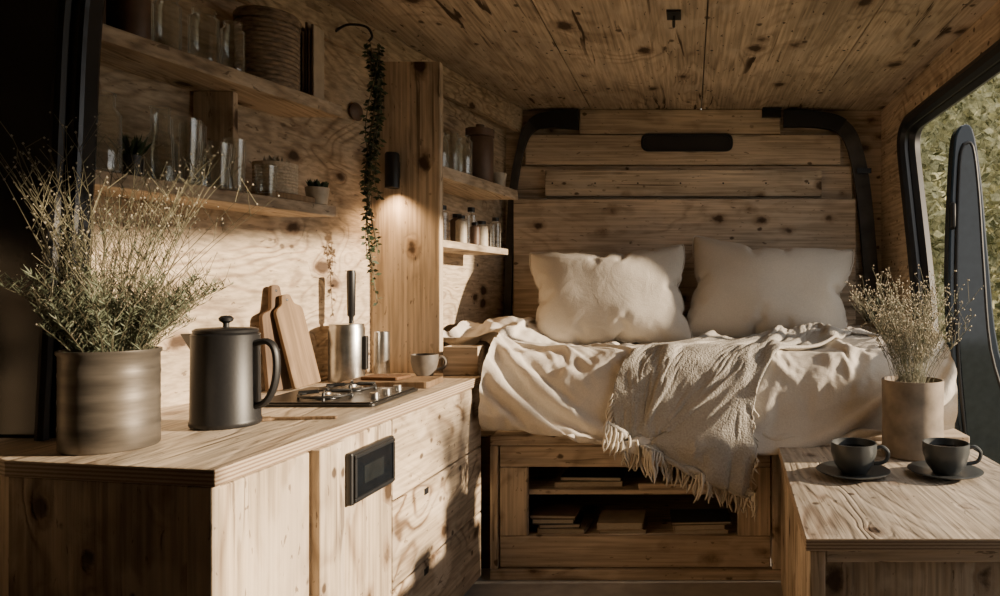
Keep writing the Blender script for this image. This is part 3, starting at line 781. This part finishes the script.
g=G(); g.lathe([(0,0),(.074,0),(.078,.004),(.076,.10),(.078,.19),(.078,.197),(.074,.197),(.072,.17),(0,.17)],40); make(g,'vase',M_zinc2,pt,smooth=True)
gs=G();gl_=G();gb=G()
spray(gs,gl_,gb,125,.31,.60,.165,.05,14,2,.0024,8,.02,1.0)
make(gs,'stems',M_stem,pt,recalc=False,kind='stuff'); make(gl_,'foliage',M_needle,pt,recalc=False,kind='stuff'); make(gb,'flower_buds',M_budp,pt,recalc=False,kind='stuff')

# ------------------------------------------------------------------ kettle
kt=empty('coffee_pot',(-.835,1.26,CT),'matte black coffee pot with knob lid, spout and loop handle','coffee pot')
g=G(); g.lathe([(0,0),(.053,0),(.056,.004),(.056,.010),(.0545,.012),(.0530,.155),(.0535,.163),(.050,.166),(.046,.166),(.046,.15),(0,.15)],48); make(g,'body',M_black,kt,smooth=True)
g=G(); g.lathe([(0,.1665),(.050,.1665),(.051,.171),(.046,.174),(.010,.176),(0,.176)],40); make(g,'lid',M_black,kt,smooth=True)
g=G(); g.lathe([(.005,.176),(.005,.183),(.011,.187),(.012,.192),(.008,.196),(0,.197)],20); make(g,'knob',M_black,kt,smooth=True)
g=G(); g.prism([(-.043,-.021),(-.043,.021),(-.082,.003),(-.082,-.003)],.132,.164); g.v[2]=(-.056,.002,.122); g.v[3]=(-.056,-.002,.122)
make(g,'spout',M_black,kt,bevel=.003,smooth=True)
g=G(); g.tube(smooth_path([(.050,0,.146),(.074,0,.150),(.088,0,.135),(.091,0,.10),(.085,0,.065),(.070,0,.040),(.052,0,.034)],5),.006,10,flat=1.3); make(g,'handle',M_black,kt,smooth=True)

# ------------------------------------------------------------------ boards, canister, stove etc
def cboard(w,h,t,hh,hw,mat,loc_,rot,lab):
    pts=rpoly([(-w/2,0),(w/2,0),(w/2,h),(hw/2+.006,h+.010),(hw/2,h+hh),(-hw/2,h+hh),(-hw/2-.006,h+.010),(-w/2,h)],[.006,.006,.012,.006,.008,.008,.006,.012],5)
    g=G(); g.prism(pts,-t/2,t/2,'Y')
    g.prism([(.004*math.cos(a*.524),h+hh-.014+.004*math.sin(a*.524)) for a in range(12)],-t/2-.0006,t/2+.0006,'Y',m=1)
    return make(g,'cutting_board',[mat,M_black],loc=loc_,rot=rot,bevel=.002,label=lab,cat='cutting board')
cboard(.090,.185,.012,.070,.024,W_red,(-.984,1.695,CT+.001),(math.radians(-7),0,math.radians(72)),'dark brown wooden cutting board with long handle leaning on the wall')
cboard(.072,.195,.012,.035,.022,W_mid,(-.942,1.722,CT+.007),(math.radians(-10),math.radians(-8),math.radians(66)),'narrow wooden paddle board tilted against another board')
cn=empty('coffee_grinder',(-.918,1.872,CT),'steel coffee grinder canister with tall black handle','coffee grinder')
g=G(); g.lathe([(0,0),(.044,0),(.045,.003),(.045,.140),(.043,.144),(.043,.152),(0,.154)],36); make(g,'body',M_steel,cn,smooth=True)
g=G(); g.lathe([(.006,.154),(.006,.17),(.010,.175),(.0115,.285),(.010,.295),(0,.296)],18,(.012,0,0)); make(g,'handle',M_black,cn,smooth=True)
g=G(); g.box(.045,.056,-.008,.008,.03,.12); make(g,'clip',M_black,cn,bevel=.003)
g=G(); g.lathe([(0,0),(.020,0),(.021,.003),(.020,.125),(.0185,.125),(.019,.005),(0,.005)],28); make(g,'steel_cup',M_steel,loc=(-.866,1.968,CT),smooth=True,label='tall slim steel cup beside the coffee grinder',cat='cup')
st=empty('gas_stove',(-.79,1.572,CT),'flat dark steel two-burner gas stove with black grates','stove')
g=G(); g.prism(rpoly([(-.135,-.125),(.135,-.125),(.135,.125),(-.135,.125)],.015,4),0,.006); g.prism(rpoly([(-.128,-.118),(.128,-.118),(.128,.118),(-.128,.118)],.012,4),.006,.009)
make(g,'tray',M_tray,st,bevel=.002)
for cy in (-.055,.06):
    g=G(); g.lathe([(0,.009),(.03,.009),(.03,.014),(.022,.017),(0,.018)],28,(.0,cy,0)); g.lathe([(0,.018),(.013,.018),(.012,.021),(0,.022)],20,(0,cy,0)); make(g,'burner',M_steel,st,smooth=True)
    g=G()
    for a in range(4):
        c,s=math.cos(a*math.pi/2+.4),math.sin(a*math.pi/2+.4)
        g.tube([(c*.052,cy+s*.052,.009),(c*.05,cy+s*.05,.024),(c*.014,cy+s*.014,.025)],.0032,6)
    g.tube([(.052*math.cos(i*.393),cy+.052*math.sin(i*.393),.017) for i in range(16)],.0032,6,closed=True)
    make(g,'grate',M_iron,st,smooth=True)
for cy in (-.06,.0,.06):
    g=G(); g.lathe([(0,0),(.010,0),(.009,.012),(0,.013)],16,(.108,cy,.009)); make(g,'knob',M_steel,st,smooth=True)
g=G(); g.prism(rpoly([(-.108,-.062),(.108,-.062),(.108,.062),(-.108,.062)],.01,3),0,.016); make(g,'cutting_board',W_mid,loc=(-.755,1.782,CT),rot=(0,0,.03),bevel=.002,label='thick rectangular chopping board lying behind the stove',cat='cutting board')
g=G(); g.prism(rpoly([(-.05,-.035),(.05,-.035),(.05,.035),(-.05,.035)],.008,3),0,.008); make(g,'serving_board',W_dark,loc=(-.775,1.785,CT+.0165),rot=(0,0,-.15),bevel=.002,label='small dark serving board stacked on the chopping board',cat='cutting board')
g=G(); g.prism(rpoly([(-.08,-.004),(.03,-.005),(.045,-.014),(.085,-.014),(.085,.014),(.045,.014),(.03,.005),(-.08,.004)],.003,2),0,.005)
make(g,'wooden_spatula',W_mid,loc=(-.745,1.31,CT),rot=(0,0,math.radians(188)),bevel=.001,label='slim wooden spatula lying on the worktop',cat='spatula')
def cup(loc_,r,h,mat,lab,grp=None,filled=True,rot=(0,0,0)):
    e=empty('cup',loc_,lab,'cup',grp,rot)
    g=G(); g.lathe([(0,0),(r*.55,0),(r*.6,.004),(r*.85,h*.3),(r,h*.7),(r*1.0,h),(r*.94,h),(r*.93,h*.7),(r*.7,h*.2),(0,h*.12)],36); make(g,'body',mat,e,smooth=True)
    g=G(); g.tube(smooth_path([(r*.9,0,h*.8),(r*1.25,0,h*.86),(r*1.5,0,h*.66),(r*1.35,0,h*.38),(r*.86,0,h*.30)],5),.0045,8); make(g,'handle',mat,e,smooth=True)
    if filled:
        g=G(); g.lathe([(0,h*.78),(r*.925,h*.78)],32); make(g,'coffee',M_coffee,e)
    return e
cup((-.745,1.965,CT),.037,.062,M_cer2,'grey-beige ceramic cup beside the divider panel',filled=False,rot=(0,0,.3))
for x,lab in ((.377,'charcoal ceramic cup of coffee on a saucer'),(.590,'charcoal ceramic coffee cup on a saucer beside the vase')):
    g=G(); g.lathe([(0,0),(.04,0),(.045,.002),(.080,.012),(.084,.015),(.082,.016),(.045,.007),(0,.006)],48); make(g,'saucer',M_cer,loc=(x,1.62,BT),smooth=True,label='charcoal ceramic saucer under a coffee cup',cat='saucer',group='saucers on the bench')
    cup((x+.002,1.62,BT+.0075),.052,.070,M_cer,lab,'coffee cups on the bench',rot=(0,0,-.1))

# ------------------------------------------------------------------ bench
bn=empty('bench',(.48,1.6,0),'low pine plywood storage bench beside the bed','bench')
c1=(.48,1.6,0)
g=G(); g.prism([(.200,1.21),(.765,1.21),(.765,1.992),(.247,1.992)],.378,.400,m=0,mside=1); make(loc(g,c1),'bench_top',[W_bench,PLY],bn,bevel=.002)
g=G(); g.prism([(.212,1.228),(.755,1.228),(.755,1.990),(.258,1.990)],.0,.3775); make(loc(g,c1),'body',W_cab,bn,bevel=.002)
g=G(); g.box(.208,.235,1.214,1.227,0,.377); make(loc(g,c1),'corner_post',W_z,bn,bevel=.002)
g=G(); g.box(.238,.755,1.220,1.227,.355,.377); make(loc(g,c1),'rail',W_x,bn,bevel=.002)

# ------------------------------------------------------------------ bed base
bd=empty('bed_frame',(.1,2.02,0),'built-in pine bed platform with open storage front','bed')
c2=(.1,2.02,0)
def bp(name,boxes,mat,bev=.003):
    g=G()
    for q in boxes: g.box(*q)
    return make(loc(g,c2),name,mat,bd,bevel=bev)
bp('top_rail',[(-.572,.80,2.0,2.03,.385,.412)],W_x)
bp('plinth',[(-.572,.80,2.0,2.03,0,.030)],W_x)
bp('side_stile',[(-.572,-.550,2.0,2.03,.031,.384)],W_z)
bp('side_stile',[(.235,.80,2.0,2.03,.031,.384)],W_z)
bp('inner_frame',[(-.546,.231,2.008,2.03,.322,.382),(-.546,.231,2.008,2.03,.034,.124)],W_x)
bp('inner_stile',[(-.546,-.466,2.006,2.03,.125,.321)],W_z)
bp('inner_stile',[(.137,.231,2.006,2.03,.125,.321)],W_z)
bp('deck',[(-.572,.80,2.031,2.90,.392,.412),(-.82,-.573,2.085,2.90,.392,.412)],W_x)
bp('inner_shelf',[(-.55,.235,2.035,2.45,.235,.250)],W_x)
bp('shelf_lip',[(-.15,.137,2.032,2.045,.25,.268)],W_x)
bp('base_board',[(-.55,.235,2.035,2.45,.100,.116)],W_x)
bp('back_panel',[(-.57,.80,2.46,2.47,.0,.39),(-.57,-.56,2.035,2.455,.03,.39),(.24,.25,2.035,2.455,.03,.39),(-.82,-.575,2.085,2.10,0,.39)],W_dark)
gb_='books in the bed storage'
def fbook(x,y,z,w,d,t,i,rot=0):
    e=empty('book',(x,y,z),('worn dark brown book lying flat in the bed storage','worn dark grey book lying flat in the bed storage','worn tan book lying flat in the bed storage','worn brown book lying flat in the bed storage','worn black book lying flat in the bed storage')[i],'book',gb_,(0,0,rot))
    g=G(); g.box(-w/2,w/2,-d/2,d/2,0,.0016); g.box(-w/2,w/2,-d/2,d/2,t-.0016,t); g.box(-w/2,-w/2+.0016,-d/2,d/2,.0016,t-.0016); make(g,'cover',M_bk[i],e)
    g=G(); g.box(-w/2+.0016,w/2-.003,-d/2+.003,d/2-.003,.0018,t-.0018); make(g,'pages',M_paper,e)
for x,w,ts in ((-.385,.15,(.018,.012,.015,.010)),(-.205,.16,(.014,.020)),(.02,.18,(.012,.016,.009))):
    z=.1165
    for i,t in enumerate(ts):
        fbook(x+R.uniform(-.015,.015),2.100,z,w*R.uniform(.78,1),.12,t,R.randrange(5),R.uniform(-.10,.10)); z+=t+.0003
fbook(-.30,2.12,.2505,.20,.13,.016,2,.05); fbook(-.29,2.12,.2668,.18,.12,.012,1,-.04); fbook(-.04,2.14,.2505,.14,.12,.014,3,.1)

g=G(); g.box(-.735,.69,2.912,2.936,0,1.209); make(g,'headboard',W_x,bevel=.004,label='wide knotty pine headboard panel behind the pillows',cat='headboard',rebase=True)
g=G(); g.prism(rpoly([(-.555,2.09),(.72,2.09),(.72,2.88),(-.79,2.88),(-.79,2.12),(-.60,2.12)],[.04,.04,.03,.03,.01,.01],3),.413,.50)
make(g,'mattress',F_matt,bevel=.02,label='pale mattress beneath the duvet',cat='mattress',rebase=True)
hv=empty('grip_recess',(-.013,2.9715,1.455),'black oval grip recess in the pine back panel','handle')
pts=rpoly([(-.195,-.038),(.195,-.038),(.195,.038),(-.195,.038)],.034,6)
pin=[(p[0]*.95,p[1]*.76) for p in pts]
g=G(); n=len(pts)
g.v=[(p[0],-.008,p[1]) for p in pts]+[(p[0],-.008,p[1]) for p in pin]+[(p[0],0,p[1]) for p in pts]+[(p[0],0,p[1]) for p in pin]
for i in range(n):
    j=(i+1)%n
    for q in ((i,j,n+j,n+i),(i,j,2*n+j,2*n+i),(n+i,n+j,3*n+j,3*n+i)): g.f.append(q); g.m.append(0)
make(g,'rim',M_rubber,hv,smooth=True)
g=G(); g.prism(pin,-.0015,0,'Y'); make(g,'recess',M_dark,hv)

# ------------------------------------------------------------------ ceiling bits
g=G(); g.box(-.02,.02,-.03,.03,-.006,0); g.tube(smooth_path([(0,0,-.004),(0,0,-.03),(0,-.015,-.04),(0,-.028,-.028)],4),.004,8)
make(g,'ceiling_hook',M_iron,loc=(-.045,1.95,CZ-.001),smooth=True,label='small steel hook plate on the plank ceiling',cat='hook')
g=G(); g.box(-.04,.04,-.012,.0,-.035,.0); g.box(-.04,.04,-.035,.0,-.006,0)
make(g,'ceiling_bracket',M_iron,loc=(.345,2.972,CZ-.004),bevel=.001,label='small dark metal bracket above the back panel',cat='bracket')

# ------------------------------------------------------------------ open van door
dr=[(.912,1.385),(.955,1.375),(.985,1.20),(1.010,.92),(1.045,.62),(1.14,.35),(1.16,0),(.93,0),(.925,.226),(.888,.528),(.873,.80),(.874,1.00),(.882,1.20),(.893,1.34)]
drs=[tuple(p) for p in smooth_path(dr+[dr[0]],4)[:-1]]
c3=(.95,2.36,0)
g=G(); g.prism(drs,2.36,2.41,'Y'); do=make(loc(g,c3),'door_1',M_blue,loc=c3,kind='structure',bevel=.012)
inner=[(.940+(p[0]-.938)*.66,.74+(p[1]-.74)*.90) for p in drs]
g=G(); g.tube([(p[0],2.356,p[1]) for p in inner],.006,8,closed=True); make(loc(g,c3),'window_seal',M_rubber,do,smooth=True)
g=G(); g.prism([(.940+(p[0]-.938)*.58,.78+(p[1]-.74)*.84) for p in drs],2.354,2.3598,'Y'); make(loc(g,c3),'window_glass',plain('dark_window',(.03,.04,.045),.08,bump=0),do)
g=G(); g.tube([(.885,2.36,1.04),(.876,2.33,1.045),(.874,2.325,1.08),(.876,2.33,1.115),(.885,2.36,1.12)],.008,8); make(loc(g,c3),'handle',M_black,do,smooth=True)
g=G(); g.box(.878,.905,2.345,2.3595,.66,.74); g.box(.884,.898,2.338,2.345,.675,.725); make(loc(g,c3),'latch',M_iron,do,bevel=.002)

# ------------------------------------------------------------------ outside
g=G(); g.box(-8,25,-12,25,-.45,-.40); make(g,'ground',M_ground,kind='structure')
g=G()
g.grid(lambda u,v:(0.5+7*u,7.4+.5*nz(u*14,v*9,2)+.2*nz(u*40,v*30,2),-.41+4.6*v),90,70)
for i in range(20000):
    x=R.uniform(1.2,5.5); y=R.uniform(5.2,7.2); z=-.4+4.2*R.random()**.85
    d=(R.uniform(-1,1),R.uniform(-1,1),R.uniform(-.6,1)); g.leaf((x,y,z),d,R.uniform(.07,.15),R.uniform(.022,.04))
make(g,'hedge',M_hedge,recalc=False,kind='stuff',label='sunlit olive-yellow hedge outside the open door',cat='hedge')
